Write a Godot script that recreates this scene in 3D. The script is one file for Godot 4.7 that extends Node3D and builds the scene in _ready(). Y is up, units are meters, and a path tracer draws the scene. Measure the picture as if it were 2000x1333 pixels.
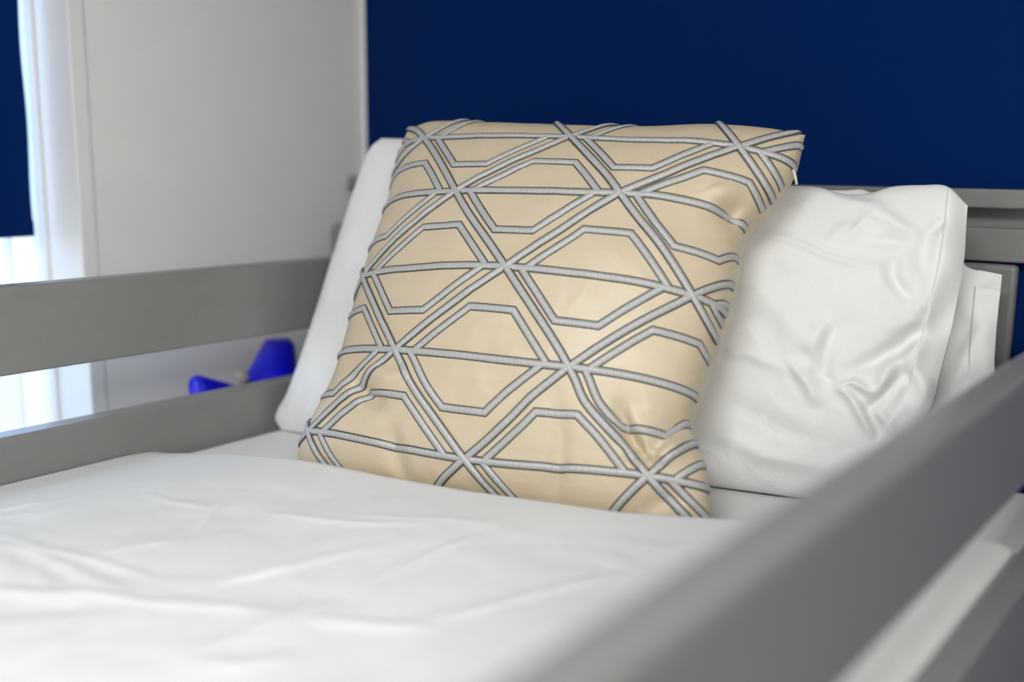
extends Node3D

const EYE := 1.65            # height of the camera above the floor
const WALL_X := -1.30        # inner face of the wall beside the bed
const WALL_Z := -1.266       # inner face of the wall behind the headboard
const ROOM_RIGHT := 1.75
const ROOM_FRONT := 2.3
const ROOM_TOP := 2.45

var M := {}


func _ready() -> void:
	# ---------------------------------------------------------------- camera
	var cam := Camera3D.new()
	cam.name = "camera"
	cam.fov = rad_to_deg(2.0 * atan(666.5 / 2000.0))
	cam.near = 0.02
	cam.far = 60.0
	var lens := CameraAttributesPhysical.new()
	lens.frustum_focal_length = 36.0
	lens.exposure_aperture = 1.8
	lens.frustum_focus_distance = 1.06
	cam.attributes = lens
	cam.transform = Transform3D(Basis(Vector3(0.7906329, 0.0085979, -0.6122302), Vector3(-0.1114191, 0.9852273, -0.1300502), Vector3(0.6020677, 0.1710360, 0.7799110)), Vector3(0, EYE, 0))
	add_child(cam)
	cam.fov = rad_to_deg(2.0 * atan(666.5 / 2000.0))
	cam.current = true
	# ---------------------------------------------------------------- sky and exposure
	var env := Environment.new()
	env.background_mode = Environment.BG_SKY
	var sky := Sky.new()
	var air := ProceduralSkyMaterial.new()
	air.sky_top_color = Color(0.62, 0.78, 1.0)
	air.sky_horizon_color = Color(0.80, 0.90, 1.0)
	air.ground_horizon_color = Color(0.80, 0.84, 0.86)
	air.ground_bottom_color = Color(0.55, 0.57, 0.57)
	air.sky_energy_multiplier = 1.0
	air.ground_energy_multiplier = 1.0
	sky.sky_material = air
	env.sky = sky
	env.background_energy_multiplier = 7.0
	env.tonemap_mode = Environment.TONE_MAPPER_LINEAR
	env.tonemap_exposure = 0.57
	env.sdfgi_enabled = true
	env.ssao_enabled = true
	env.ssil_enabled = true
	var around := WorldEnvironment.new()
	around.name = "surroundings"
	around.environment = env
	add_child(around)
	# ---------------------------------------------------------------- scene
	make_materials()
	make_room()
	make_window()
	make_ceiling_lamp("square white ceiling light panel nearest the bunk bed", Vector3(-0.05, ROOM_TOP, 0.6), 0.6, 5.0, Color(0.98, 0.993, 1.0))
	make_ceiling_lamp("added unseen ceiling light panel near the far side of the room", Vector3(1.3, ROOM_TOP, 0.9), 0.6, 7.4, Color(1.0, 0.98, 0.945))  # second panel added out of view to brighten surfaces facing right
	make_bed()
	make_mattress()
	make_duvet()
	make_pillows()
	make_cushion()
	make_wall_lamp()


# ==================================================================== materials
func noise_tex(freq: float, seed_: int, lo: Color, hi: Color, normal := false, bump := 4.0, size := 512, stretch := 1.0) -> Texture2D:
	var n := FastNoiseLite.new()
	n.seed = seed_
	n.frequency = freq
	n.fractal_octaves = 4
	var im := Image.create(size, size, false, Image.FORMAT_RGB8)
	for y in size:
		for x in size:
			# tileable by blending over the edges
			var fx := float(x) / size
			var fy := float(y) / size
			var a := n.get_noise_2d(x * stretch, y)
			var b := n.get_noise_2d((x - size) * stretch, y)
			var c := n.get_noise_2d(x * stretch, y - size)
			var d := n.get_noise_2d((x - size) * stretch, y - size)
			var v := lerpf(lerpf(a, b, fx), lerpf(c, d, fx), fy) * 1.3 * 0.5 + 0.5
			im.set_pixel(x, y, lo.lerp(hi, clampf(v, 0, 1)))
	if normal:
		im.bump_map_to_normal_map(bump)
	im.generate_mipmaps()
	return ImageTexture.create_from_image(im)


func mat(called: String, c: Color, rough: float, spec := 0.5) -> StandardMaterial3D:
	var m := StandardMaterial3D.new()
	m.resource_name = called
	m.albedo_color = c
	m.roughness = rough
	m.metallic_specular = spec
	M[called] = m
	return m


func triplanar(m: StandardMaterial3D, s: float) -> void:
	m.uv1_triplanar = true
	m.uv1_world_triplanar = true
	m.uv1_scale = Vector3.ONE * s


func weave(size := 128) -> Texture2D:
	# plain weave seen close: over and under threads
	var im := Image.create(size, size, false, Image.FORMAT_RGB8)
	for y in size:
		for x in size:
			var over := (int(x / 8) + int(y / 8)) % 2 == 0
			var u := sin(PI * (float(x % 8) + 0.5) / 8.0)
			var v := sin(PI * (float(y % 8) + 0.5) / 8.0)
			var h := 0.35 + 0.65 * (u if over else v) * (0.75 + 0.25 * (v if over else u))
			im.set_pixel(x, y, Color(h, h, h))
	im.bump_map_to_normal_map(3.0)
	return ImageTexture.create_from_image(im)


func stitches() -> Texture2D:
	# satin stitch: thin threads lying side by side across the band
	var rng := RandomNumberGenerator.new()
	rng.seed = 11
	var im := Image.create(128, 32, false, Image.FORMAT_RGB8)
	for k in 16:
		var tone := rng.randf_range(0.90, 1.0)
		for x in 8:
			var u := sin(PI * (x + 0.5) / 8.0)
			for y in 32:
				var v := tone * (0.80 + 0.20 * u)
				im.set_pixel(k * 8 + x, y, Color(v, v, v))
	return ImageTexture.create_from_image(im)


func stitch_normal() -> Texture2D:
	var im := Image.create(128, 32, false, Image.FORMAT_RGB8)
	for x in 128:
		var u := sin(PI * (x % 8 + 0.5) / 8.0)
		for y in 32:
			im.set_pixel(x, y, Color(u, u, u))
	im.bump_map_to_normal_map(2.0)
	return ImageTexture.create_from_image(im)


func make_materials() -> void:
	var m := mat("wall_paint", Color(0.95, 0.949, 0.94), 0.42, 0.45)
	m.albedo_texture = noise_tex(0.02, 3, Color(0.975, 0.975, 0.975), Color(1, 1, 1))
	triplanar(m, 0.8)
	mat("white_plastic", Color(0.93, 0.93, 0.925), 0.3)
	mat("ceiling_paint", Color(0.93, 0.93, 0.92), 0.9)
	m = mat("floor_vinyl", Color(0.45, 0.41, 0.37), 0.5)
	m.albedo_texture = noise_tex(0.03, 9, Color(0.85, 0.83, 0.80), Color(1, 1, 1), false, 1.0, 512, 0.15)
	triplanar(m, 0.7)
	m = mat("grey_paint", Color(0.508, 0.514, 0.506), 0.30, 0.5)
	m.albedo_texture = noise_tex(0.05, 5, Color(0.965, 0.965, 0.965), Color(1, 1, 1))
	triplanar(m, 1.3)
	m = mat("navy_fabric", Color(0.0, 0.14, 0.37), 0.85, 0.2)
	m.normal_enabled = true
	m.normal_texture = weave()
	m.normal_scale = 0.25
	m.albedo_texture = noise_tex(0.15, 6, Color(0.93, 0.93, 0.93), Color(1, 1, 1))
	triplanar(m, 40.0)
	m = mat("white_cotton", Color(0.905, 0.905, 0.90), 0.85, 0.3)
	m.albedo_texture = noise_tex(0.2, 21, Color(0.985, 0.985, 0.985), Color(1, 1, 1))
	m.normal_enabled = true
	m.normal_texture = noise_tex(0.02, 8, Color.BLACK, Color.WHITE, true, 5.0)
	m.normal_scale = 0.1
	triplanar(m, 3.0)
	m = mat("hem_cotton", Color(0.915, 0.915, 0.91), 0.85, 0.3)
	m = mat("champagne_satin", Color(0.80, 0.738, 0.635), 0.43, 0.55)
	m.albedo_texture = noise_tex(0.12, 31, Color(0.955, 0.95, 0.94), Color(1, 1, 1), false, 1.0, 512, 0.08)
	m.rim_enabled = true
	m.rim = 0.25
	m.rim_tint = 0.6
	triplanar(m, 2.2)
	m = mat("silver_thread", Color.WHITE, 0.34, 0.65)
	m.vertex_color_use_as_albedo = true
	m.albedo_texture = stitches()
	m.normal_enabled = true
	m.normal_texture = stitch_normal()
	m.normal_scale = 0.3
	m.anisotropy_enabled = true
	m.anisotropy = 0.5
	m = mat("cream_cord", Color(0.90, 0.86, 0.74), 0.7)
	mat("blue_plastic", Color(0.02, 0.04, 0.92), 0.35)
	mat("beige_plastic", Color(0.80, 0.78, 0.72), 0.4)
	mat("black_rubber", Color(0.05, 0.06, 0.06), 0.6)
	m = mat("glass", Color(1, 1, 1, 0.06), 0.0)
	m.transparency = BaseMaterial3D.TRANSPARENCY_ALPHA
	m = mat("lamp_diffuser", Color(1, 0.98, 0.95), 0.6)
	m.emission_enabled = true
	m.emission = Color(0.99, 0.995, 1.0)
	m.emission_energy_multiplier = 2.0


# ==================================================================== mesh helpers
func put(called: String, mesh: Mesh, m: Material, parent: Node = self) -> MeshInstance3D:
	var o := MeshInstance3D.new()
	o.name = called
	o.mesh = mesh
	o.material_override = m
	parent.add_child(o, true)
	return o


func thing(called: String, label: String, category: String, at: Vector3) -> Node3D:
	var o := Node3D.new()
	o.name = called
	o.position = at
	o.set_meta("label", label)
	o.set_meta("category", category)
	add_child(o, true)
	return o


func structure(o: Node) -> Node:
	o.set_meta("kind", "structure")
	return o


func box(lo: Vector3, hi: Vector3, bevel := 0.0, at := Vector3.ZERO, steps := 3) -> ArrayMesh:
	# a box between two corners with rounded edges, given in world metres, stored relative to at
	lo -= at
	hi -= at
	var size := hi - lo
	var r: float = minf(bevel, minf(size.x, minf(size.y, size.z)) * 0.49)
	if r <= 0.0:
		var b := BoxMesh.new()
		b.size = size
		var s := SurfaceTool.new()
		s.append_from(b, 0, Transform3D(Basis.IDENTITY, (lo + hi) * 0.5))
		return s.commit()
	var st := SurfaceTool.new()
	st.begin(Mesh.PRIMITIVE_TRIANGLES)
	var mid := (lo + hi) * 0.5
	var half := size * 0.5
	var inner := half - Vector3.ONE * r
	# every face is a grid: rounded strip, flat, rounded strip
	var cuts: Array = []
	for k in steps + 1:
		cuts.append([-1.0, tan((float(k) / steps - 1.0) * PI / 4.0)])
	for k in steps + 1:
		cuts.append([1.0, tan(float(k) / steps * PI / 4.0)])
	var n := cuts.size()
	var base := 0
	for face in 6:
		var ax: int = int(face / 2.0)
		var sgn: float = -1.0 if face % 2 == 0 else 1.0
		var bx: int = (ax + 1) % 3
		var cx: int = (ax + 2) % 3
		for j in n:
			for i in n:
				var d := Vector3.ZERO
				d[ax] = sgn
				d[bx] = cuts[i][1]
				d[cx] = cuts[j][1]
				var core := Vector3.ZERO
				core[ax] = sgn * inner[ax]
				core[bx] = cuts[i][0] * inner[bx]
				core[cx] = cuts[j][0] * inner[cx]
				d = d.normalized()
				st.set_normal(d)
				st.add_vertex(mid + core + d * r)
		for j in n - 1:
			for i in n - 1:
				var a := base + j * n + i
				if sgn > 0:
					for q in [a, a + n, a + 1, a + 1, a + n, a + n + 1]:
						st.add_index(q)
				else:
					for q in [a, a + 1, a + n, a + 1, a + n + 1, a + n]:
						st.add_index(q)
		base += n * n
	return st.commit()


func tube(points: Array, radii: Array, sides := 14, cap := true) -> ArrayMesh:
	# a round bar through points; open ends are closed with a fan
	var st := SurfaceTool.new()
	st.begin(Mesh.PRIMITIVE_TRIANGLES)
	st.set_smooth_group(0)
	var rings: Array = []
	var side := Vector3.ZERO
	for k in points.size():
		var t: Vector3 = (points[mini(k + 1, points.size() - 1)] - points[maxi(k - 1, 0)]).normalized()
		if side == Vector3.ZERO:
			side = t.cross(Vector3.UP if absf(t.y) < 0.9 else Vector3.RIGHT).normalized()
		side = (side - t * side.dot(t)).normalized()
		var other := t.cross(side)
		var ring: Array = []
		for i in sides:
			var a := TAU * i / sides
			ring.append(points[k] + (side * cos(a) + other * sin(a)) * float(radii[k]))
		rings.append(ring)
	for k in points.size() - 1:
		for i in sides:
			var j := (i + 1) % sides
			for p in [rings[k][i], rings[k][j], rings[k + 1][i], rings[k][j], rings[k + 1][j], rings[k + 1][i]]:
				st.add_vertex(p)
	if cap:
		for i in sides:
			var j := (i + 1) % sides
			for p in [points[0], rings[0][j], rings[0][i]]:
				st.add_vertex(p)
			var e := points.size() - 1
			for p in [points[e], rings[e][i], rings[e][j]]:
				st.add_vertex(p)
	st.generate_normals()
	return st.commit()


func grid_mesh(points: PackedVector3Array, cols: int, rows: int, flip := false, uv := PackedVector2Array()) -> ArrayMesh:
	# a smooth sheet from a grid of points
	var normals := PackedVector3Array()
	normals.resize(points.size())
	for j in rows:
		for i in cols:
			var a: Vector3 = points[j * cols + mini(i + 1, cols - 1)] - points[j * cols + maxi(i - 1, 0)]
			var b: Vector3 = points[mini(j + 1, rows - 1) * cols + i] - points[maxi(j - 1, 0) * cols + i]
			var n := a.cross(b).normalized()
			normals[j * cols + i] = -n if flip else n
	var idx := PackedInt32Array()
	for j in rows - 1:
		for i in cols - 1:
			var a := j * cols + i
			if flip:
				idx.append_array([a, a + 1, a + cols, a + 1, a + cols + 1, a + cols])
			else:
				idx.append_array([a, a + cols, a + 1, a + 1, a + cols, a + cols + 1])
	var arr := []
	arr.resize(Mesh.ARRAY_MAX)
	arr[Mesh.ARRAY_VERTEX] = points
	arr[Mesh.ARRAY_NORMAL] = normals
	arr[Mesh.ARRAY_INDEX] = idx
	if uv.size():
		arr[Mesh.ARRAY_TEX_UV] = uv
	var m := ArrayMesh.new()
	m.add_surface_from_arrays(Mesh.PRIMITIVE_TRIANGLES, arr)
	return m


func join(list: Array) -> ArrayMesh:
	var st := SurfaceTool.new()
	for m in list:
		st.append_from(m, 0, Transform3D.IDENTITY)
	return st.commit()


# -------------------------------------------------------------------- soft things: a patch between four edge curves, puffed up on both sides
func curve(pts: Array, x: float) -> Vector2:
	var d: Array = [0.0]
	for k in pts.size() - 1:
		d.append(d[k] + pts[k].distance_to(pts[k + 1]))
	var total: float = d[-1]
	for k in d.size():
		d[k] /= total
	var i := 0
	while i < pts.size() - 2 and d[i + 1] <= x:
		i += 1
	var slope := func(k: int) -> Vector2:
		var a := maxi(k - 1, 0)
		var b := mini(k + 1, pts.size() - 1)
		return (pts[b] - pts[a]) / (d[b] - d[a])
	var h: float = d[i + 1] - d[i]
	var t: float = (x - d[i]) / h
	var t2 := t * t
	var t3 := t2 * t
	return (2 * t3 - 3 * t2 + 1) * pts[i] + (t3 - 2 * t2 + t) * h * slope.call(i) + (-2 * t3 + 3 * t2) * pts[i + 1] + (t3 - t2) * h * slope.call(i + 1)


func table(pts: Array, n := 400) -> PackedVector2Array:
	var out := PackedVector2Array()
	for k in n + 1:
		out.append(curve(pts, float(k) / n))
	return out


func look(t: PackedVector2Array, x: float) -> Vector2:
	var p := clampf(x, 0, 1) * (t.size() - 1)
	var i := mini(int(p), t.size() - 2)
	return t[i].lerp(t[i + 1], p - i)


func prepare(patch: Dictionary) -> Dictionary:
	var n := FastNoiseLite.new()
	n.seed = 40
	n.frequency = 9.0
	n.fractal_type = FastNoiseLite.FRACTAL_RIDGED
	n.fractal_octaves = 2
	n.domain_warp_enabled = true
	n.domain_warp_amplitude = 0.05
	n.domain_warp_frequency = 4.0
	patch.noise = n
	for k in ["bottom", "top", "left", "right"]:
		patch["t_" + k] = table(patch[k])
	return patch


func flat_point(patch: Dictionary, s: float, t: float) -> Vector2:
	var b: Array = patch.bottom
	var u: Array = patch.top
	return (1 - t) * look(patch.t_bottom, s) + t * look(patch.t_top, s) + (1 - s) * look(patch.t_left, t) + s * look(patch.t_right, t) \
		- ((1 - s) * (1 - t) * b[0] + s * (1 - t) * b[-1] + (1 - s) * t * u[0] + s * t * u[-1])


func folds(list: Array, p: Vector2) -> float:
	var h := 0.0
	for f in list:
		var pts: Array = f[0]
		var width: float = f[2]
		var reach := width * 3.0
		var best := 9.0
		var along := 0.0
		var total := 0.0
		var near := false
		for k in pts.size() - 1:
			var a: Vector2 = pts[k]
			var d: Vector2 = pts[k + 1] - a
			var l := d.length()
			var u := clampf((p - a).dot(d) / (l * l), 0, 1)
			var dist := (p - a - d * u).length()
			if dist < best:
				best = dist
				along = total + u * l
			total += l
			near = near or dist < reach
		if near:
			var e := clampf(along / total * 0.94 + 0.03, 0, 1)
			h += float(f[1]) * exp(-(best / width) ** 2) * sqrt(sin(PI * e))
	return h


func crease_at(line: Array, t: float) -> float:
	# where a crease that runs down the cloth lies at height t
	for k in line.size() - 1:
		if t >= line[k + 1].y:
			return lerpf(line[k].x, line[k + 1].x, clampf((t - line[k].y) / (line[k + 1].y - line[k].y), 0, 1))
	return line[-1].x


func puff(patch: Dictionary, s: float, t: float, front := true) -> Vector3:
	var power: float = patch.power if front else patch.get("power_back", patch.power)
	var bulge: float = (clampf(4 * s * (1 - s), 0, 1) ** power) * (clampf(4 * t * (1 - t), 0, 1) ** power)
	var h: float = float(patch.front) * bulge if front else -float(patch.back) * bulge
	if front:
		var p := Vector2(s, t)
		var give := minf(1.0, bulge * 2.5)
		if patch.has("crease"):
			# the filling stops at the crease; beyond it the empty case lies flat
			var d := (s - crease_at(patch.crease, t)) * 0.7
			var foot: float = patch.crease[-1].y
			var fade := smoothstep(foot - 0.02, foot + 0.22, t)
			var flat: float = float(patch.front) * 0.10 * (clampf(4 * t * (1 - t), 0, 1) ** 0.38) * minf(1.0, (1 - s) / 0.012)
			h = lerpf(h, flat, smoothstep(-0.010, 0.022, d) * fade)
			h -= 0.007 * exp(-((d - 0.014) / 0.010) ** 2) * give * fade
		if patch.has("dent"):
			# pressed in by what leans on it
			h -= float(patch.dent.z) * exp(-(flat_point(patch, s, t).distance_to(Vector2(patch.dent.x, patch.dent.y)) / 0.16) ** 2)
		h += folds(patch.folds, p) * give
		if patch.has("crumple"):
			var q2 := flat_point(patch, s, t)
			h += patch.noise.get_noise_2d(q2.x, q2.y) * float(patch.crumple) * give
	var q := flat_point(patch, s, t)
	var out: Vector3 = patch.frame * Vector3(q.x, q.y, h)
	out.y = maxf(out.y, EYE - 0.3435)      # lies on the sheet
	return out


func soft_mesh(patch: Dictionary, cols: int, rows: int, front: bool, at: Vector3) -> ArrayMesh:
	var pts := PackedVector3Array()
	for j in rows:
		# closer spacing towards the edges, where the cloth turns
		var t := 0.5 - 0.5 * cos(PI * lerpf(0.0, 1.0, float(j) / (rows - 1)))
		t = lerpf(float(j) / (rows - 1), t, 0.6)
		for i in cols:
			var s := 0.5 - 0.5 * cos(PI * float(i) / (cols - 1))
			s = lerpf(float(i) / (cols - 1), s, 0.6)
			pts.append(puff(patch, s, t, front) - at)
	return grid_mesh(pts, cols, rows, not front)


# ==================================================================== room
func make_room() -> void:
	var th := 0.12
	var fl := put("floor", box(Vector3(WALL_X - th, -0.1, WALL_Z - th), Vector3(ROOM_RIGHT + th, 0, ROOM_FRONT + th)), M.floor_vinyl)
	structure(fl)
	structure(put("ceiling", box(Vector3(WALL_X - th, ROOM_TOP, WALL_Z - th), Vector3(ROOM_RIGHT + th, ROOM_TOP + 0.1, ROOM_FRONT + th)), M.ceiling_paint))
	structure(put("wall_back", box(Vector3(WALL_X - th, 0, WALL_Z - th), Vector3(ROOM_RIGHT + th, ROOM_TOP, WALL_Z)), M.wall_paint))
	structure(put("wall_right", box(Vector3(ROOM_RIGHT, 0, WALL_Z), Vector3(ROOM_RIGHT + th, ROOM_TOP, ROOM_FRONT)), M.wall_paint))
	structure(put("wall_front", box(Vector3(WALL_X - th, 0, ROOM_FRONT), Vector3(ROOM_RIGHT + th, ROOM_TOP, ROOM_FRONT + th)), M.wall_paint))
	# the wall beside the bed has the window opening
	var z0 := -0.735
	var z1 := 0.65
	var y0 := 0.95
	var y1 := 2.2
	structure(put("wall_left", join([
		box(Vector3(WALL_X - th, 0, WALL_Z), Vector3(WALL_X, ROOM_TOP, z0)),
		box(Vector3(WALL_X - th, 0, z1), Vector3(WALL_X, ROOM_TOP, ROOM_FRONT)),
		box(Vector3(WALL_X - th, 0, z0), Vector3(WALL_X, y0, z1)),
		box(Vector3(WALL_X - th, y1, z0), Vector3(WALL_X, ROOM_TOP, z1))]), M.wall_paint))
	# narrow plastic edging round the opening
	var e := 0.022
	var pr := 0.003
	structure(put("trim_1", join([
		box(Vector3(WALL_X, y0 - e, z0 - e), Vector3(WALL_X + pr, y1 + e, z0), 0.002),
		box(Vector3(WALL_X, y0 - e, z1), Vector3(WALL_X + pr, y1 + e, z1 + e), 0.002),
		box(Vector3(WALL_X, y1, z0), Vector3(WALL_X + pr, y1 + e, z1), 0.002),
		box(Vector3(WALL_X, y0 - e, z0), Vector3(WALL_X + pr, y0, z1), 0.002)]), M.white_plastic))
	# cover strip in the corner of the two walls
	structure(put("trim_2", box(Vector3(WALL_X, 0, WALL_Z), Vector3(WALL_X + 0.014, ROOM_TOP, WALL_Z + 0.006), 0.002), M.white_plastic))
	# navy cloth panel on the wall behind the bed
	var at := Vector3(0.2, 0.9, WALL_Z + 0.01)
	var navy := put("wall_panel", box(Vector3(WALL_X + 0.016, 0.35, WALL_Z + 0.001), Vector3(ROOM_RIGHT - 0.02, ROOM_TOP - 0.02, WALL_Z + 0.014), 0.003, at), M.navy_fabric)
	navy.position = at
	navy.set_meta("label", "large smooth navy blue panel on the wall behind the headboard")
	navy.set_meta("category", "wall panel")


func make_window() -> void:
	var z0 := -0.735
	var z1 := 0.65
	var y0 := 0.95
	var y1 := 2.2
	var gx := -1.39
	var win := Node3D.new()
	win.name = "window_1"
	win.position = Vector3(gx, y0, (z0 + z1) / 2)
	structure(win)
	add_child(win, true)
	var at := win.position
	var f := 0.004
	var mid := -0.02
	put("window_frame", join([
		box(Vector3(gx - 0.03, y0, z0), Vector3(gx + 0.006, y1, z0 + f), 0.004, at),
		box(Vector3(gx - 0.03, y0, z1 - f), Vector3(gx + 0.006, y1, z1), 0.004, at),
		box(Vector3(gx - 0.03, y0, z0 + f), Vector3(gx + 0.006, y0 + f, z1 - f), 0.004, at),
		box(Vector3(gx - 0.03, y1 - f, z0 + f), Vector3(gx + 0.006, y1, z1 - f), 0.004, at),
		box(Vector3(gx - 0.03, y0 + f, z0 + 0.043), Vector3(gx - 0.012, y1 - f, z0 + 0.0455), 0.001, at),
		box(Vector3(gx - 0.03, y0 + f, mid - 0.025), Vector3(gx + 0.006, y1 - f, mid + 0.025), 0.004, at)]), M.white_plastic, win)
	put("pane", box(Vector3(gx - 0.012, y0 + f, z0 + f), Vector3(gx - 0.008, y1 - f, mid - 0.025), 0.0, at), M.glass, win)
	put("pane", box(Vector3(gx - 0.012, y0 + f, mid + 0.025), Vector3(gx - 0.008, y1 - f, z1 - f), 0.0, at), M.glass, win)
	# roller blind hanging in the opening, its lower edge above the rail of the bed
	var bx := -1.376
	var b0 := EYE - 0.1018
	var b1 := y1 - 0.045
	var bz0 := -0.711
	var bz1 := z1 - 0.03
	var blind := thing("roller_blind", "navy blue roller blind half lowered over the bright window", "blind", Vector3(bx, b0, (bz0 + bz1) / 2))
	at = blind.position
	var pts := PackedVector3Array()
	for j in 25:
		for i in 60:
			var v := j / 24.0
			var u := i / 59.0
			var wob := 0.0012 * sin(v * 19.0) * exp(-u * 40.0)
			pts.append(Vector3(bx + 0.0012 * sin(u * 9.0 + v * 2.0), lerpf(b0, b1, v), lerpf(bz0 + wob, bz1, u)) - at)
	var sheet := grid_mesh(pts, 60, 25)
	var back := PackedVector3Array()
	for p in pts:
		back.append(p + Vector3(-0.001, 0, 0))
	put("cloth", join([sheet, grid_mesh(back, 60, 25, true)]), M.navy_fabric, blind)
	put("bottom_bar", box(Vector3(bx - 0.005, b0 - 0.002, bz0), Vector3(bx + 0.003, b0 + 0.02, bz1), 0.002, at), M.navy_fabric, blind)
	put("roller", tube([Vector3(bx, b1 + 0.015, bz0 - 0.01) - at, Vector3(bx, b1 + 0.015, bz1 + 0.01) - at], [0.02, 0.02], 20), M.navy_fabric, blind)


func make_ceiling_lamp(label: String, at: Vector3, size: float, energy: float, tint: Color) -> void:
	var lamp := thing("ceiling_lamp", label, "ceiling light", at)
	var h := size / 2
	put("frame", join([
		box(Vector3(-h - 0.02, -0.03, -h - 0.02), Vector3(h + 0.02, 0, -h), 0.003),
		box(Vector3(-h - 0.02, -0.03, h), Vector3(h + 0.02, 0, h + 0.02), 0.003),
		box(Vector3(-h - 0.02, -0.03, -h), Vector3(-h, 0, h), 0.003),
		box(Vector3(h, -0.03, -h), Vector3(h + 0.02, 0, h), 0.003)]), M.white_plastic, lamp)
	var glow: StandardMaterial3D = M.lamp_diffuser.duplicate()
	glow.emission = tint
	put("diffuser", box(Vector3(-h, -0.02, -h), Vector3(h, -0.005, h)), glow, lamp)
	var l := AreaLight3D.new()
	l.name = "ceiling_lamp_glow"
	l.area_size = Vector2(size, size)
	l.light_energy = energy
	l.light_color = tint
	l.shadow_enabled = true
	l.area_range = 8.0
	l.rotation_degrees = Vector3(-90, 0, 0)
	l.position = Vector3(0, -0.034, 0)
	lamp.add_child(l)


# ==================================================================== bed
func make_bed() -> void:
	var zb := -1.225        # front of the headboard
	var zf := 0.80          # inner face of the foot end
	var bed := thing("bunk_bed", "grey painted wooden bunk bed with boarded guard rails and headboard", "bed", Vector3(-0.61, 0, -0.2))
	var at := bed.position
	var g: Material = M.grey_paint
	var part := func(called: String, lo: Vector3, hi: Vector3, bevel := 0.003) -> void:
		put(called, box(lo, hi, bevel, at), g, bed)
	# guard rail on the wall side: two boards
	part.call("guard_board", Vector3(-1.078, EYE - 0.2222, zb), Vector3(-1.05, EYE - 0.1297, zf))
	part.call("guard_board", Vector3(-1.078, EYE - 0.43, zb), Vector3(-1.05, EYE - 0.2867, zf))
	# guard rail on the room side
	part.call("guard_board", Vector3(-0.176, EYE - 0.2415, zb), Vector3(-0.1485, EYE - 0.149, zf), 0.006)
	part.call("side_rail", Vector3(-0.1566, EYE - 0.45, zb), Vector3(-0.1365, EYE - 0.3065, zf), 0.003)
	# corner posts down to the floor, the first a block added for wall shade
	part.call("post_or_shade_block", Vector3(-1.142, 0, -1.215), Vector3(-1.08, EYE - 0.088, -1.03), 0.014)  # rounded block added where only soft grey shade lies on the wall
	part.call("post_or_shade_block", Vector3(-0.185, 0, zb - 0.02), Vector3(-0.135, EYE - 0.03, zb + 0.03), 0.005)
	part.call("post_or_shade_block", Vector3(-1.10, 0, zf), Vector3(-1.04, EYE - 0.12, zf + 0.06), 0.005)
	part.call("post_or_shade_block", Vector3(-0.195, 0, zf), Vector3(-0.135, EYE - 0.12, zf + 0.06), 0.005)
	# headboard: capping rail, recessed backing, middle rail and lower panel
	part.call("headboard_top_rail", Vector3(WALL_X + 0.012, EYE - 0.044, zb - 0.022), Vector3(-0.14, EYE - 0.0232, zb + 0.014), 0.0025)
	part.call("headboard_backing", Vector3(WALL_X + 0.012, EYE - 0.10, zb - 0.024), Vector3(-0.14, EYE - 0.044, zb - 0.019), 0.0005)
	part.call("headboard_middle_rail", Vector3(WALL_X + 0.012, EYE - 0.1035, zb - 0.019), Vector3(-0.14, EYE - 0.066, zb - 0.004), 0.0025)
	part.call("headboard_panel", Vector3(WALL_X + 0.012, EYE - 0.62, zb - 0.020), Vector3(-0.2475, EYE - 0.106, zb - 0.003), 0.006)
	# foot end and the base under the mattress
	part.call("footboard", Vector3(-1.04, EYE - 0.45, zf + 0.015), Vector3(-0.195, EYE - 0.2867, zf + 0.045))
	part.call("footboard", Vector3(-1.04, EYE - 0.2222, zf + 0.015), Vector3(-0.195, EYE - 0.1297, zf + 0.045))
	part.call("mattress_base", Vector3(-1.05, EYE - 0.53, zb + 0.01), Vector3(-0.16, EYE - 0.505, zf), 0.002)


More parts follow.
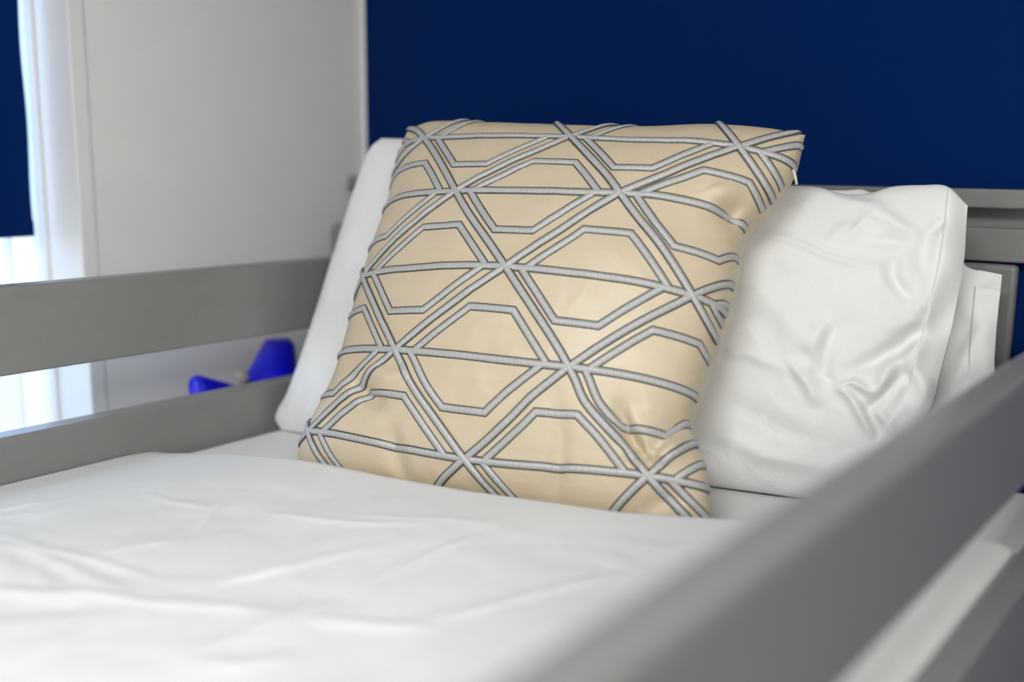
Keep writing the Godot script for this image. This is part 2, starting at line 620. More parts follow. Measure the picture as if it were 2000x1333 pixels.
func make_mattress() -> void:
	# a mattress in a white fitted sheet: rounded slab with shallow waves of cloth
	var lo := Vector3(-1.046, EYE - 0.503, -1.195)
	var hi := Vector3(-0.161, EYE - 0.3455, 0.79)
	var at := Vector3((lo.x + hi.x) / 2, lo.y, (lo.z + hi.z) / 2)
	var r := 0.02
	var prof: Array = []      # section across x: up one side, over, down the other
	for k in 9:
		prof.append(Vector2(lo.x, lerpf(lo.y, hi.y - r, k / 8.0)))
	for k in range(1, 7):
		var a := PI / 2 * k / 6.0
		prof.append(Vector2(lo.x + r - r * cos(a), hi.y - r + r * sin(a)))
	for k in range(1, 30):
		prof.append(Vector2(lerpf(lo.x + r, hi.x - r, k / 30.0), hi.y))
	for k in 7:
		var a := PI / 2 * k / 6.0
		prof.append(Vector2(hi.x - r + r * sin(a), hi.y - r + r * cos(a)))
	for k in range(1, 10):
		prof.append(Vector2(hi.x, lerpf(hi.y - r, lo.y, k / 9.0)))
	var n := FastNoiseLite.new()
	n.seed = 4
	n.frequency = 6.0
	var rows := 180
	var pts := PackedVector3Array()
	for j in rows:
		var z := lerpf(lo.z, hi.z, float(j) / (rows - 1))
		var endr := minf(z - lo.z, hi.z - z)
		var shrink: float = 0.0 if endr > r else r - sqrt(maxf(0.0, r * r - (r - endr) ** 2))
		for p in prof:
			var w: float = n.get_noise_2d(z * 2.0, p.y * 1.0 + p.x * 2.0) * 0.004
			var cx: float = clampf(p.x, lo.x + shrink, hi.x - shrink)
			pts.append(Vector3(cx + (w if p.x > at.x else 0.0), minf(p.y, hi.y - shrink) + (minf(0.0, w * 0.3) if p.y > hi.y - 0.01 else 0.0), z) - at)
	var sheet := grid_mesh(pts, prof.size(), rows, false)
	var ends: Array = [sheet]
	for e in [0, rows - 1]:
		var st := SurfaceTool.new()
		st.begin(Mesh.PRIMITIVE_TRIANGLES)
		var c := prof.size()
		var mid := Vector3(0, (hi.y - lo.y) / 2, lo.z - at.z if e == 0 else hi.z - at.z)
		for i in c - 1:
			var a: Vector3 = pts[e * c + i]
			var b: Vector3 = pts[e * c + i + 1]
			for p in ([mid, a, b] if e == 0 else [mid, b, a]):
				st.add_vertex(p)
		st.generate_normals()
		ends.append(st.commit())
	var o := put("mattress", join(ends), M.white_cotton)
	o.position = at
	o.set_meta("label", "mattress in a white fitted sheet lying between the grey guard rails")
	o.set_meta("category", "mattress")


func make_duvet() -> void:
	var ridges: Array = [
		[[Vector2(-0.8211, -0.3779), Vector2(-0.7632, -0.3811), Vector2(-0.7127, -0.3933), Vector2(-0.6354, -0.4064)], 0.0035, 0.00504],
		[[Vector2(-0.8119, -0.3587), Vector2(-0.7625, -0.3733), Vector2(-0.6948, -0.3731), Vector2(-0.6384, -0.3759)], 0.004, 0.0072],
		[[Vector2(-0.6671, -0.3528), Vector2(-0.6160, -0.3739), Vector2(-0.5662, -0.4012), Vector2(-0.5294, -0.4244)], 0.0045, 0.00576],
		[[Vector2(-0.6101, -0.3920), Vector2(-0.5845, -0.3993), Vector2(-0.5506, -0.4150)], 0.003, 0.0036],
		[[Vector2(-0.6232, -0.4162), Vector2(-0.5929, -0.4480), Vector2(-0.5856, -0.4765), Vector2(-0.6000, -0.5133), Vector2(-0.6138, -0.5555)], 0.004, 0.00432],
		[[Vector2(-0.6046, -0.4135), Vector2(-0.5845, -0.4698), Vector2(-0.5715, -0.5198), Vector2(-0.5659, -0.5409)], 0.004, 0.00576],
		[[Vector2(-0.6937, -0.5496), Vector2(-0.6100, -0.5728), Vector2(-0.5447, -0.6163)], 0.003, 0.00576],
		[[Vector2(-0.6239, -0.5860), Vector2(-0.5749, -0.6110), Vector2(-0.5190, -0.6420)], 0.0025, 0.00576],
		[[Vector2(-0.7485, -0.5501), Vector2(-0.7311, -0.5191), Vector2(-0.7028, -0.4833)], 0.0035, 0.00432],
		[[Vector2(-0.6955, -0.4663), Vector2(-0.7074, -0.4348), Vector2(-0.7140, -0.4043)], 0.003, 0.00504],
		[[Vector2(-0.5115, -0.5101), Vector2(-0.5118, -0.5681), Vector2(-0.5053, -0.6251)], 0.0035, 0.00432],
		[[Vector2(-0.5057, -0.4311), Vector2(-0.4633, -0.4472), Vector2(-0.4255, -0.4660)], 0.005, 0.0072],
		[[Vector2(-0.4282, -0.4843), Vector2(-0.4073, -0.5420), Vector2(-0.3801, -0.6199)], 0.004, 0.00576],
		[[Vector2(-0.5894, -0.2759), Vector2(-0.6052, -0.3331), Vector2(-0.6148, -0.3684)], 0.003, 0.0072],
		[[Vector2(-0.5189, -0.3527), Vector2(-0.5181, -0.4151), Vector2(-0.5162, -0.4543)], 0.004, 0.00864],
		[[Vector2(-0.5087, -0.3455), Vector2(-0.4822, -0.3618), Vector2(-0.4695, -0.3871)], 0.004, 0.0072],
		[[Vector2(-0.7142, -0.3148), Vector2(-0.6755, -0.3325), Vector2(-0.6504, -0.3595)], 0.006, 0.00864],
		[[Vector2(-0.6660, -0.3021), Vector2(-0.6432, -0.3328), Vector2(-0.6234, -0.3551)], -0.004, 0.01008],
		[[Vector2(-0.8733, -0.4034), Vector2(-0.8645, -0.4262), Vector2(-0.8817, -0.4640), Vector2(-0.8844, -0.4806)], 0.004, 0.00504],
		[[Vector2(-0.8517, -0.4087), Vector2(-0.8502, -0.4325), Vector2(-0.8604, -0.4700)], 0.004, 0.00432],
		[[Vector2(-0.9060, -0.4084), Vector2(-0.8975, -0.4319), Vector2(-0.8951, -0.4565)], 0.004, 0.00504],
		[[Vector2(-0.6234, -0.5965), Vector2(-0.6283, -0.6240), Vector2(-0.6300, -0.6616)], 0.002, 0.00432],
		[[Vector2(-0.8272, -0.5179), Vector2(-0.7867, -0.5167), Vector2(-0.7426, -0.5308)], 0.002, 0.00576],
		[[Vector2(-0.7685, -0.3522), Vector2(-0.7170, -0.3405), Vector2(-0.6991, -0.3270)], 0.003, 0.00864],
		[[Vector2(-0.7325, -0.3577), Vector2(-0.6772, -0.3446)], 0.004, 0.00864],
	]
	# where the puffed head end of the duvet crests, in x and z
	var crest: Array = [Vector2(-1.046, -0.615), Vector2(-1.00, -0.628), Vector2(-0.96, -0.640), Vector2(-0.90, -0.652), Vector2(-0.785, -0.668), Vector2(-0.69, -0.678), Vector2(-0.598, -0.695), Vector2(-0.454, -0.735), Vector2(-0.383, -0.772), Vector2(-0.32, -0.81), Vector2(-0.18, -0.87)]
	var soft := FastNoiseLite.new()
	soft.seed = 12
	soft.frequency = 2.4
	var fine := FastNoiseLite.new()
	fine.seed = 77
	fine.frequency = 11.0
	var x0 := -1.047
	var x1 := -0.159
	var at := Vector3((x0 + x1) / 2, EYE - 0.3455, 0.0)
	var cols := 250
	var rows := 420
	var pts := PackedVector3Array()
	for j in rows:
		for i in cols:
			var u := float(i) / (cols - 1)
			u = lerpf(u, 0.5 - 0.5 * cos(PI * u), 0.5)
			var x := lerpf(x0, x1, u)
			var zc := crest[0].y as float
			for k in crest.size() - 1:
				if x >= crest[k].x:
					var w := clampf((x - crest[k].x) / (crest[k + 1].x - crest[k].x), 0, 1)
					zc = lerpf(crest[k].y, crest[k + 1].y, w)
			var rr := lerpf(0.06, 0.042, clampf((x - x0) / 0.12, 0, 1))
			# rows: the rolled head end first, then the long top
			var v := float(j) / (rows - 1)
			var top := 0.043
			# sides sink towards the boards
			var left := clampf((x - x0) / 0.30, 0, 1)
			var right := clampf((x1 - x) / 0.02, 0, 1)
			top *= lerpf(0.22, 1.0, sin(left * PI / 2)) * lerpf(0.72, 1.0, sqrt(1.0 - (1.0 - right) ** 2))
			var z := 0.0
			var y := 0.0
			if v < 0.1:
				var a := (v / 0.1) * PI / 2
				z = zc - rr * cos(a)
				y = 0.0025 + (top - 0.0025) * sin(a)
			else:
				var w := (v - 0.1) / 0.9
				z = lerpf(zc, 0.79, w ** 1.5)
				y = top
				var inn := clampf((z - zc) / 0.08, 0, 1)
				y += soft.get_noise_2d(x, z) * 0.007 * inn * left * right
				y += fine.get_noise_2d(x * 1.5, z) * 0.0006 * inn * left
				if z < 0.3:
					y += 0.5 * folds(ridges, Vector2(x, z)) * (0.15 + 0.85 * inn)
				y = maxf(y, 0.003)
			pts.append(Vector3(x, EYE - 0.3455 + y, z) - at)
	var upper := grid_mesh(pts, cols, rows, true)
	# underside close above the sheet
	var low := PackedVector3Array()
	for j in [0, rows - 1]:
		for i in cols:
			var p: Vector3 = pts[j * cols + i]
			low.append(Vector3(p.x, 0.0022, p.z))
	var o := put("duvet", join([upper, grid_mesh(low, cols, 2, false)]), M.white_cotton)
	o.position = at
	o.set_meta("label", "white duvet with soft creases spread over the bed before the patterned cushion")
	o.set_meta("category", "duvet")


func hem(patch: Dictionary, s_in: float, t0: float, t1: float, at: Vector3) -> ArrayMesh:
	# doubled cloth strip along the open end of a pillowcase, a little proud of the case
	var pts := PackedVector3Array()
	var rows := 90
	var steps: Array = [0.0, 0.03, 0.08, 0.25, 0.5, 0.75, 1.0]
	for j in rows:
		var t := lerpf(t0, t1, float(j) / (rows - 1))
		for i in steps.size():
			var s := lerpf(s_in, 0.999, steps[i])
			var lift: float = [-0.001, 0.0025, 0.0042, 0.0042, 0.0042, 0.0042, 0.0035][i]
			pts.append(puff(patch, s, t) + patch.frame.basis.z * lift - at)
	var cols := steps.size()
	return grid_mesh(pts, cols, rows)


func make_pillows() -> void:
	var p := prepare({"frame": Transform3D(Basis(Vector3(0.9695, -0.0000, -0.2449), Vector3(-0.0634, 0.9659, -0.2509), Vector3(0.2366, 0.2588, 0.9365)), Vector3(-1.0360, 1.3055, -0.8401)),
		"bottom": [Vector2(0.0102, -0.0036), Vector2(0.2000, -0.0020), Vector2(0.4000, -0.0010), Vector2(0.6000, 0.0000), Vector2(0.7450, 0.0000)],
		"top": [Vector2(0.1042, 0.3884), Vector2(0.2000, 0.3850), Vector2(0.3500, 0.3720), Vector2(0.5000, 0.3520), Vector2(0.6237, 0.3345), Vector2(0.6563, 0.3322), Vector2(0.6832, 0.3255), Vector2(0.7090, 0.3271), Vector2(0.7313, 0.3346), Vector2(0.7586, 0.3367), Vector2(0.7832, 0.3361), Vector2(0.8040, 0.3168)],
		"left": [Vector2(0.0102, -0.0036), Vector2(-0.0023, 0.0152), Vector2(0.0132, 0.0504), Vector2(0.0370, 0.1364), Vector2(0.0593, 0.2421), Vector2(0.0788, 0.3341), Vector2(0.0908, 0.3749), Vector2(0.1042, 0.3884)],
		"right": [Vector2(0.7450, 0.0000), Vector2(0.7570, 0.0500), Vector2(0.7854, 0.1063), Vector2(0.7927, 0.1487), Vector2(0.7991, 0.1910), Vector2(0.8030, 0.2280), Vector2(0.8050, 0.2649), Vector2(0.8044, 0.2913), Vector2(0.8040, 0.3168)]})
	p.merge({"front": 0.058, "back": 0.04, "power": 0.38, "crumple": 0.002})
	p.folds = [
		[[Vector2(0.7080, 0.8280), Vector2(0.7920, 0.7880), Vector2(0.8560, 0.7560), Vector2(0.9040, 0.7160)], 0.0032, 0.0102],
		[[Vector2(0.8000, 0.9960), Vector2(0.8520, 0.9480), Vector2(0.8920, 0.8720), Vector2(0.9240, 0.8320)], 0.0064, 0.0153],
		[[Vector2(0.8600, 0.9080), Vector2(0.8360, 0.8240)], 0.0048, 0.0102],
		[[Vector2(0.8320, 0.8880), Vector2(0.8160, 0.8080)], 0.004, 0.0102],
		[[Vector2(0.9040, 0.7600), Vector2(0.9080, 0.7080), Vector2(0.9320, 0.6400)], -0.0096, 0.0102],
		[[Vector2(0.9440, 0.8400), Vector2(0.9400, 0.7720), Vector2(0.9480, 0.7160)], -0.008, 0.0119],
		[[Vector2(0.9640, 0.8960), Vector2(0.9440, 0.8400)], -0.0064, 0.0085],
		[[Vector2(0.8480, 0.5600), Vector2(0.8440, 0.4840), Vector2(0.8560, 0.4120)], -0.0096, 0.0119],
		[[Vector2(0.8360, 0.5720), Vector2(0.8360, 0.4800), Vector2(0.8400, 0.4120)], 0.008, 0.0119],
		[[Vector2(0.8080, 0.4400), Vector2(0.8400, 0.3720), Vector2(0.8600, 0.3160)], 0.008, 0.0102],
		[[Vector2(0.8280, 0.4720), Vector2(0.8480, 0.4080), Vector2(0.8760, 0.3720)], -0.008, 0.0102],
		[[Vector2(0.8760, 0.3760), Vector2(0.9040, 0.3320), Vector2(0.9560, 0.2200)], 0.0096, 0.0085],
		[[Vector2(0.9000, 0.3600), Vector2(0.9320, 0.2960), Vector2(0.9760, 0.1960)], -0.008, 0.0085],
		[[Vector2(0.9280, 0.2960), Vector2(0.9400, 0.3720), Vector2(0.9520, 0.4240)], -0.0096, 0.0085],
		[[Vector2(0.9320, 0.4800), Vector2(0.9320, 0.4120), Vector2(0.9320, 0.3440)], 0.0096, 0.0102],
		[[Vector2(0.9480, 0.4520), Vector2(0.9640, 0.3960), Vector2(0.9680, 0.3360)], -0.0096, 0.0119],
		[[Vector2(0.9600, 0.5360), Vector2(0.9440, 0.4360)], 0.008, 0.0102],
		[[Vector2(0.9720, 0.5920), Vector2(0.9600, 0.4640), Vector2(0.9640, 0.3960)], 0.0096, 0.0119],
		[[Vector2(0.9800, 0.4400), Vector2(0.9880, 0.3720)], 0.0064, 0.0085],
		[[Vector2(0.7280, 0.6600), Vector2(0.7840, 0.5680), Vector2(0.8320, 0.4720)], 0.0064, 0.0255],
		[[Vector2(0.7160, 0.4400), Vector2(0.7480, 0.4440), Vector2(0.8000, 0.4080)], 0.0048, 0.017],
		[[Vector2(0.7640, 0.1800), Vector2(0.8360, 0.1240), Vector2(0.9320, 0.1000)], 0.0064, 0.0255],
		[[Vector2(0.7520, 0.2960), Vector2(0.8320, 0.2200), Vector2(0.9080, 0.1720)], -0.0048, 0.0255],
		[[Vector2(0.8920, 0.4200), Vector2(0.9280, 0.4720), Vector2(0.9520, 0.5560)], -0.0096, 0.0187],
		[[Vector2(0.9360, 0.3040), Vector2(0.9640, 0.2680), Vector2(0.9760, 0.2400)], 0.0064, 0.0102],
		[[Vector2(0.8320, 0.7200), Vector2(0.8280, 0.6360), Vector2(0.8480, 0.5440)], -0.0048, 0.02125],
		[[Vector2(0.8680, 0.6320), Vector2(0.8960, 0.6000), Vector2(0.9240, 0.5360)], 0.0048, 0.0255],
		[[Vector2(0.7440, 0.7400), Vector2(0.7640, 0.6760)], -0.0032, 0.017],
		[[Vector2(0.9560, 0.8080), Vector2(0.9760, 0.8920)], 0.0064, 0.0102],
		[[Vector2(0.8760, 0.8240), Vector2(0.9160, 0.8000)], -0.0048, 0.017],
		[[Vector2(0.8800, 0.3760), Vector2(0.8960, 0.3840), Vector2(0.9240, 0.3520)], 0.008, 0.0085],
		[[Vector2(0.7000, 0.5880), Vector2(0.7320, 0.5400)], -0.0032, 0.0255],
	]
	p.dent = Vector3(0.38, 0.22, 0.055)
	p.crease = [Vector2(0.9840, 0.9480), Vector2(0.9880, 0.8800), Vector2(0.9840, 0.7680), Vector2(0.9680, 0.6360), Vector2(0.9560, 0.5760), Vector2(0.9320, 0.5120), Vector2(0.9000, 0.4520), Vector2(0.8680, 0.4080)]
	var at: Vector3 = p.frame * Vector3(0.38, 0, 0)
	var o := thing("pillow", "front white pillow propped up directly behind the patterned cushion", "pillow", at)
	put("pillowcase", join([soft_mesh(p, 300, 190, true, at), soft_mesh(p, 80, 60, false, at)]), M.white_cotton, o)
	put("hem", hem(p, 0.962, 0.05, 0.985, at), M.hem_cotton, o)
	var q := prepare({"frame": Transform3D(Basis(Vector3(0.9695, -0.0000, -0.2449), Vector3(-0.0634, 0.9659, -0.2509), Vector3(0.2366, 0.2588, 0.9365)), Vector3(-1.0516, 1.2884, -0.9019)),
		"bottom": [Vector2(0.0300, 0.0000), Vector2(0.3000, 0.0000), Vector2(0.5000, 0.0000), Vector2(0.7900, 0.0000)],
		"top": [Vector2(0.0850, 0.3700), Vector2(0.2000, 0.3620), Vector2(0.4000, 0.3520), Vector2(0.5500, 0.3450), Vector2(0.6760, 0.3466), Vector2(0.6980, 0.3470), Vector2(0.7593, 0.3150), Vector2(0.8093, 0.2651), Vector2(0.8270, 0.2615), Vector2(0.8431, 0.2585)],
		"left": [Vector2(0.0300, 0.0000), Vector2(0.0200, 0.0300), Vector2(0.0350, 0.1300), Vector2(0.0600, 0.2600), Vector2(0.0850, 0.3700)],
		"right": [Vector2(0.7900, 0.0000), Vector2(0.8000, 0.0500), Vector2(0.8427, 0.1476), Vector2(0.8426, 0.1693), Vector2(0.8422, 0.2020), Vector2(0.8427, 0.2294), Vector2(0.8431, 0.2585)]})
	q.merge({"front": 0.014, "back": 0.022, "power": 0.38})
	q.folds = [
		[[Vector2(0.9800, 0.8920), Vector2(1.0000, 0.9800)], -0.0112, 0.0102],
		[[Vector2(0.9840, 0.8440), Vector2(0.9880, 0.7280), Vector2(0.9880, 0.5920)], 0.0056, 0.0102],
		[[Vector2(0.9840, 0.7920), Vector2(0.9640, 0.6400), Vector2(0.9560, 0.4920)], 0.007, 0.0119],
		[[Vector2(0.9680, 0.7960), Vector2(0.9480, 0.6400)], -0.0056, 0.0119],
		[[Vector2(0.9680, 0.9800), Vector2(0.9560, 0.8600), Vector2(0.9560, 0.7840)], 0.0042, 0.017],
	]
	at = q.frame * Vector3(0.4, 0, 0)
	o = thing("pillow", "rear white pillow against the headboard, mostly hidden, lower at its right end", "pillow", at)
	put("pillowcase", join([soft_mesh(q, 200, 120, true, at), soft_mesh(q, 60, 40, false, at)]), M.white_cotton, o)
	put("hem", hem(q, 0.968, 0.05, 0.93, at), M.hem_cotton, o)


# ==================================================================== cushion
func band(patch: Dictionary, line: Array, lift: float, at: Vector3) -> ArrayMesh:
	# a satin-stitched band laid on the cover along a line in the cover's own two directions
	var pos: Array = []
	var nor: Array = []
	var corner: Array = []
	var e := 0.004
	var inside := false
	var left := false
	for k in line.size() - 1:
		var a: Vector2 = line[k]
		var b: Vector2 = line[k + 1]
		var rim := 1.0
		for q in [a, b, (a + b) / 2]:
			rim = minf(rim, minf(minf(absf(q.x), absf(1 - q.x)), minf(absf(q.y), absf(1 - q.y))))
		var n := maxi(2, int(ceil(a.distance_to(b) / (0.0014 if rim < 0.05 else 0.005))))
		for i in (n + 1 if k == line.size() - 2 else n):
			var p := a.lerp(b, float(i) / n)
			var within := p.x >= 0 and p.x <= 1 and p.y >= 0 and p.y <= 1
			if left or (not within and not inside):
				continue
			if not within:
				p = p.clamp(Vector2.ZERO, Vector2.ONE)     # end on the seam
				left = true
			inside = true
			var du := puff(patch, minf(p.x + e, 1), p.y) - puff(patch, maxf(p.x - e, 0), p.y)
			var dv := puff(patch, p.x, minf(p.y + e, 1)) - puff(patch, p.x, maxf(p.y - e, 0))
			pos.append(puff(patch, p.x, p.y) - at)
			nor.append(du.cross(dv).normalized())
	if pos.size() < 3:
		return null
	# section: dark outline stitches on both sides, rounded silver between
	var half := 0.0031
	var sec: Array = [[-1.46, -0.0006, 0], [-1.36, 0.0007, 0], [-0.98, 0.0008, 0], [-0.95, 0.0009, 1], [-0.7, 0.0016, 1], [-0.35, 0.0021, 1], [0.0, 0.0023, 1], [0.35, 0.0021, 1], [0.7, 0.0016, 1], [0.95, 0.0009, 1], [0.98, 0.0008, 0], [1.36, 0.0007, 0], [1.46, -0.0006, 0]]
	var silver := Color(0.55, 0.555, 0.54)
	var dark := Color(0.075, 0.08, 0.08)
	var verts := PackedVector3Array()
	var cols := PackedColorArray()
	var uvs := PackedVector2Array()
	var run := 0.0
	for k in pos.size():
		var t0: Vector3 = (pos[k] - pos[maxi(k - 1, 0)]).normalized()
		var t1: Vector3 = (pos[mini(k + 1, pos.size() - 1)] - pos[k]).normalized()
		if k == 0:
			t0 = t1
		if k == pos.size() - 1:
			t1 = t0
		var t := (t0 + t1).normalized()
		var miter := 1.0 / maxf(0.6, t.dot(t0))
		var side: Vector3 = t.cross(nor[k]).normalized()
		if k > 0:
			run += pos[k].distance_to(pos[k - 1])
		for q in sec:
			verts.append(pos[k] + side * float(q[0]) * half * miter + nor[k] * (float(q[1]) + lift + 0.0003))
			cols.append(silver if q[2] == 1 else dark)
			uvs.append(Vector2(run / 0.0064, float(q[0]) * 0.5 + 0.5))
	var n := sec.size()
	var m := grid_mesh(verts, n, pos.size(), true, uvs)
	var arr := m.surface_get_arrays(0)
	arr[Mesh.ARRAY_COLOR] = cols
	var out := ArrayMesh.new()
	out.add_surface_from_arrays(Mesh.PRIMITIVE_TRIANGLES, arr)
	return out


func smooth_line(pts: Array) -> Array:
	var out: Array = []
	for k in pts.size() - 1:
		var p0: Vector2 = pts[maxi(k - 1, 0)]
		var p1: Vector2 = pts[k]
		var p2: Vector2 = pts[k + 1]
		var p3: Vector2 = pts[mini(k + 2, pts.size() - 1)]
		for i in 8:
			out.append(p1.cubic_interpolate(p2, p0, p3, i / 8.0))
	out.append(pts[-1])
	return out


func make_cushion() -> void:
	var p := prepare({"frame": Transform3D(Basis(Vector3(0.9716, 0.0000, -0.2367), Vector3(-0.1075, 0.8910, -0.4411), Vector3(0.2109, 0.4540, 0.8657)), Vector3(-0.8390, 1.3150, -0.7099)),
		"bottom": [Vector2(0.0000, 0.0000), Vector2(0.1500, -0.0040), Vector2(0.3000, -0.0040), Vector2(0.4523, 0.0000)],
		"top": [Vector2(0.0310, 0.4172), Vector2(0.0653, 0.4257), Vector2(0.1325, 0.4219), Vector2(0.2276, 0.4168), Vector2(0.3163, 0.4138), Vector2(0.3984, 0.4176), Vector2(0.4513, 0.4150), Vector2(0.4888, 0.4102)],
		"left": [Vector2(0.0000, 0.0000), Vector2(-0.0046, 0.0223), Vector2(0.0045, 0.0582), Vector2(0.0215, 0.1100), Vector2(0.0267, 0.1889), Vector2(0.0294, 0.2576), Vector2(0.0351, 0.3089), Vector2(0.0315, 0.3743), Vector2(0.0310, 0.4172)],
		"right": [Vector2(0.4523, 0.0000), Vector2(0.4470, 0.0300), Vector2(0.4355, 0.0696), Vector2(0.4182, 0.0998), Vector2(0.4196, 0.1202), Vector2(0.4290, 0.1751), Vector2(0.4371, 0.2204), Vector2(0.4414, 0.2582), Vector2(0.4407, 0.2854), Vector2(0.4455, 0.3104), Vector2(0.4636, 0.3337), Vector2(0.4828, 0.3727), Vector2(0.4888, 0.4102)]})
	p.merge({"front": 0.078, "back": 0.07, "power": 0.4, "power_back": 0.25, "crumple": 0.0012})
	p.folds = [
		[[Vector2(0.7160, 0.2240), Vector2(0.7040, 0.1120), Vector2(0.6840, 0.0200)], -0.006, 0.02],
		[[Vector2(0.2840, 0.1400), Vector2(0.3080, 0.0840), Vector2(0.3320, 0.0240)], -0.0075, 0.025],
		[[Vector2(0.8600, 0.2440), Vector2(0.8640, 0.1720), Vector2(0.8920, 0.1400), Vector2(0.9360, 0.1760), Vector2(1.0000, 0.2440)], -0.0165, 0.018],
		[[Vector2(0.8640, 0.1400), Vector2(0.9200, 0.1560), Vector2(0.9880, 0.2160)], 0.0135, 0.015],
		[[Vector2(0.9720, 0.1960), Vector2(0.9200, 0.1360)], 0.006, 0.02],
		[[Vector2(0.9680, 0.7680), Vector2(0.9680, 0.7360), Vector2(0.9960, 0.7200)], -0.0135, 0.022],
		[[Vector2(0.9000, 0.8000), Vector2(0.9600, 0.7560)], 0.006, 0.03],
		[[Vector2(0.8680, 0.0280), Vector2(0.9520, 0.0800)], -0.0075, 0.02],
		[[Vector2(0.1760, 0.2720), Vector2(0.2520, 0.2520), Vector2(0.3120, 0.2640)], 0.006, 0.02],
		[[Vector2(0.1320, 0.2400), Vector2(0.2040, 0.2040), Vector2(0.2560, 0.1880)], -0.012, 0.02],
	]
	var at: Vector3 = p.frame * Vector3(0.226, 0, 0)
	var o := thing("cushion", "square champagne satin cushion with silver embroidered lattice leaning on the white pillow", "cushion", at)
	put("cover", join([soft_mesh(p, 200, 200, true, at), soft_mesh(p, 80, 80, false, at)]), M.champagne_satin, o)
	# crossing points of the embroidered lattice, in the cover's own directions
	var nodes := {Vector2i(0, -1): Vector2(-0.1272, 1.1144), Vector2i(1, -1): Vector2(0.2964, 1.1222), Vector2i(2, -1): Vector2(0.7123, 1.1227), Vector2i(3, -1): Vector2(1.1204, 1.1157), Vector2i(-1, 0): Vector2(-0.3522, 0.9127), Vector2i(0, 0): Vector2(0.1025, 0.9150), Vector2i(1, 0): Vector2(0.5025, 0.9250), Vector2i(2, 0): Vector2(0.8875, 0.9125), Vector2i(3, 0): Vector2(1.3267, 0.9141), Vector2i(-1, 1): Vector2(-0.1456, 0.7201), Vector2i(0, 1): Vector2(0.2800, 0.7375), Vector2i(1, 1): Vector2(0.7175, 0.7425), Vector2i(2, 1): Vector2(1.1252, 0.7209), Vector2i(-2, 2): Vector2(-0.3779, 0.5104), Vector2i(-1, 2): Vector2(0.0475, 0.5150), Vector2i(0, 2): Vector2(0.4925, 0.5425), Vector2i(1, 2): Vector2(0.9400, 0.5200), Vector2i(2, 2): Vector2(1.3321, 0.5111), Vector2i(-2, 3): Vector2(-0.1709, 0.3095), Vector2i(-1, 3): Vector2(0.2475, 0.3225), Vector2i(0, 3): Vector2(0.7250, 0.3200), Vector2i(1, 3): Vector2(1.1233, 0.3098), Vector2i(-3, 4): Vector2(-0.4104, 0.0916), Vector2i(-2, 4): Vector2(0.0325, 0.1050), Vector2i(-1, 4): Vector2(0.4875, 0.0875), Vector2i(0, 4): Vector2(0.8900, 0.1025), Vector2i(1, 4): Vector2(1.3306, 0.0916), Vector2i(-3, 5): Vector2(-0.2028, -0.1175), Vector2i(-2, 5): Vector2(0.2441, -0.1102), Vector2i(-1, 5): Vector2(0.6832, -0.1103), Vector2i(0, 5): Vector2(1.1146, -0.1177), Vector2i(-4, 6): Vector2(-0.4496, -0.3434), Vector2i(-3, 6): Vector2(0.0050, -0.3326), Vector2i(-2, 6): Vector2(0.4519, -0.3291), Vector2i(-1, 6): Vector2(0.8911, -0.3329), Vector2i(0, 6): Vector2(1.3225, -0.3441)}
	var lines: Array = []
	for r in range(-1, 7):                     # level lines
		var l: Array = []
		for m in range(-6, 6):
			if nodes.has(Vector2i(m, r)):
				l.append(nodes[Vector2i(m, r)])
		if l.size() > 1:
			lines.append([smooth_line(l), 0.0])
	for d in range(-6, 10):                    # rising lines
		var l: Array = []
		for r in range(-1, 7):
			if nodes.has(Vector2i(d - r, r)):
				l.append(nodes[Vector2i(d - r, r)])
		if l.size() > 1:
			lines.append([smooth_line(l), 0.0005])
	for m in range(-6, 6):                     # falling lines
		var l: Array = []
		for r in range(-1, 7):
			if nodes.has(Vector2i(m, r)):
				l.append(nodes[Vector2i(m, r)])
		if l.size() > 1:
			lines.append([smooth_line(l), 0.001])
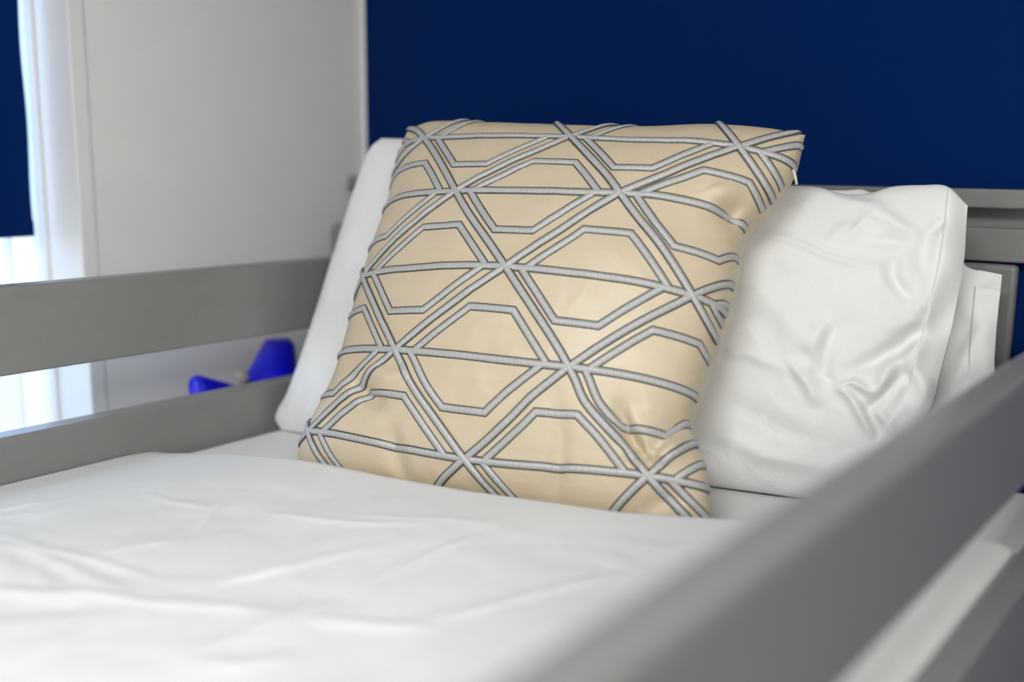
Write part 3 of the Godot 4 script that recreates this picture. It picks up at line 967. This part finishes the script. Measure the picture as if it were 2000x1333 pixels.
	for key in nodes:                          # a trapezium above and below each level piece
		var right := Vector2i(key.x + 1, key.y)
		if not nodes.has(right):
			continue
		var a: Vector2 = nodes[key]
		var b: Vector2 = nodes[right]
		for apex in [Vector2i(key.x, key.y + 1), Vector2i(key.x + 1, key.y - 1)]:
			if not nodes.has(apex):
				continue
			var c: Vector2 = nodes[apex]
			var down: bool = apex.y > key.y
			var s0 := a.lerp(b, 0.095 if down else 0.115)
			var s1 := b.lerp(a, 0.140 if down else 0.110)
			lines.append([[s0, s0 + (c - a) * 0.53, s1 + (c - b) * 0.53, s1], -0.0004])
	for l in lines:
		var m := band(p, l[0], l[1], at)
		if m:
			put("embroidered_band", m, M.silver_thread, o)
	# pull of the hidden zip at the upper corner
	var z: Vector3 = puff(p, 1.0, 0.905) - at
	put("zip_pull", tube([z + Vector3(-0.004, 0.004, 0.002), z + Vector3(0.001, 0.002, 0.004), z + Vector3(0.004, -0.005, 0.004), z + Vector3(0.0055, -0.013, 0.003)], [0.0008, 0.0012, 0.0014, 0.0013], 8), M.cream_cord, o)


# ==================================================================== lamp in the gap beside the wall
func make_wall_lamp() -> void:
	var at := Vector3(WALL_X, EYE - 0.33, -0.90)
	var o := thing("wall_lamp", "small bright blue twin wall lamp seen between the guard boards", "wall lamp", at)
	var k := 1.16 / 1.15
	var q := func(y: float, z: float, x := -1.16) -> Vector3:
		return Vector3(x, EYE + y * k, z * k) - at
	put("mounting_plate", box(Vector3(0, -0.13, -0.03), Vector3(0.014, -0.05, 0.03), 0.005), M.beige_plastic, o)
	put("arm", tube([Vector3(0.01, -0.09, 0), Vector3(0.10, -0.08, 0.0), q.call(-0.303, -0.872)], [0.007, 0.007, 0.007], 12), M.beige_plastic, o)
	put("joint", tube([q.call(-0.290, -0.872), q.call(-0.300, -0.878)], [0.009, 0.009], 14), M.beige_plastic, o)
	put("switch_knob", tube([q.call(-0.311, -0.874), q.call(-0.308, -0.888)], [0.005, 0.005], 12), M.black_rubber, o)
	# the two tapered shades
	var big := tube([q.call(-0.252, -0.944), q.call(-0.256, -0.944), q.call(-0.318, -0.925), q.call(-0.345, -0.917)], [0.014, 0.021, 0.041, 0.046], 28)
	put("shade", big, M.blue_plastic, o)
	var small := tube([q.call(-0.300, -0.799), q.call(-0.300, -0.802), q.call(-0.309, -0.850), q.call(-0.312, -0.866)], [0.016, 0.018, 0.008, 0.005], 24)
	put("shade", small, M.blue_plastic, o)
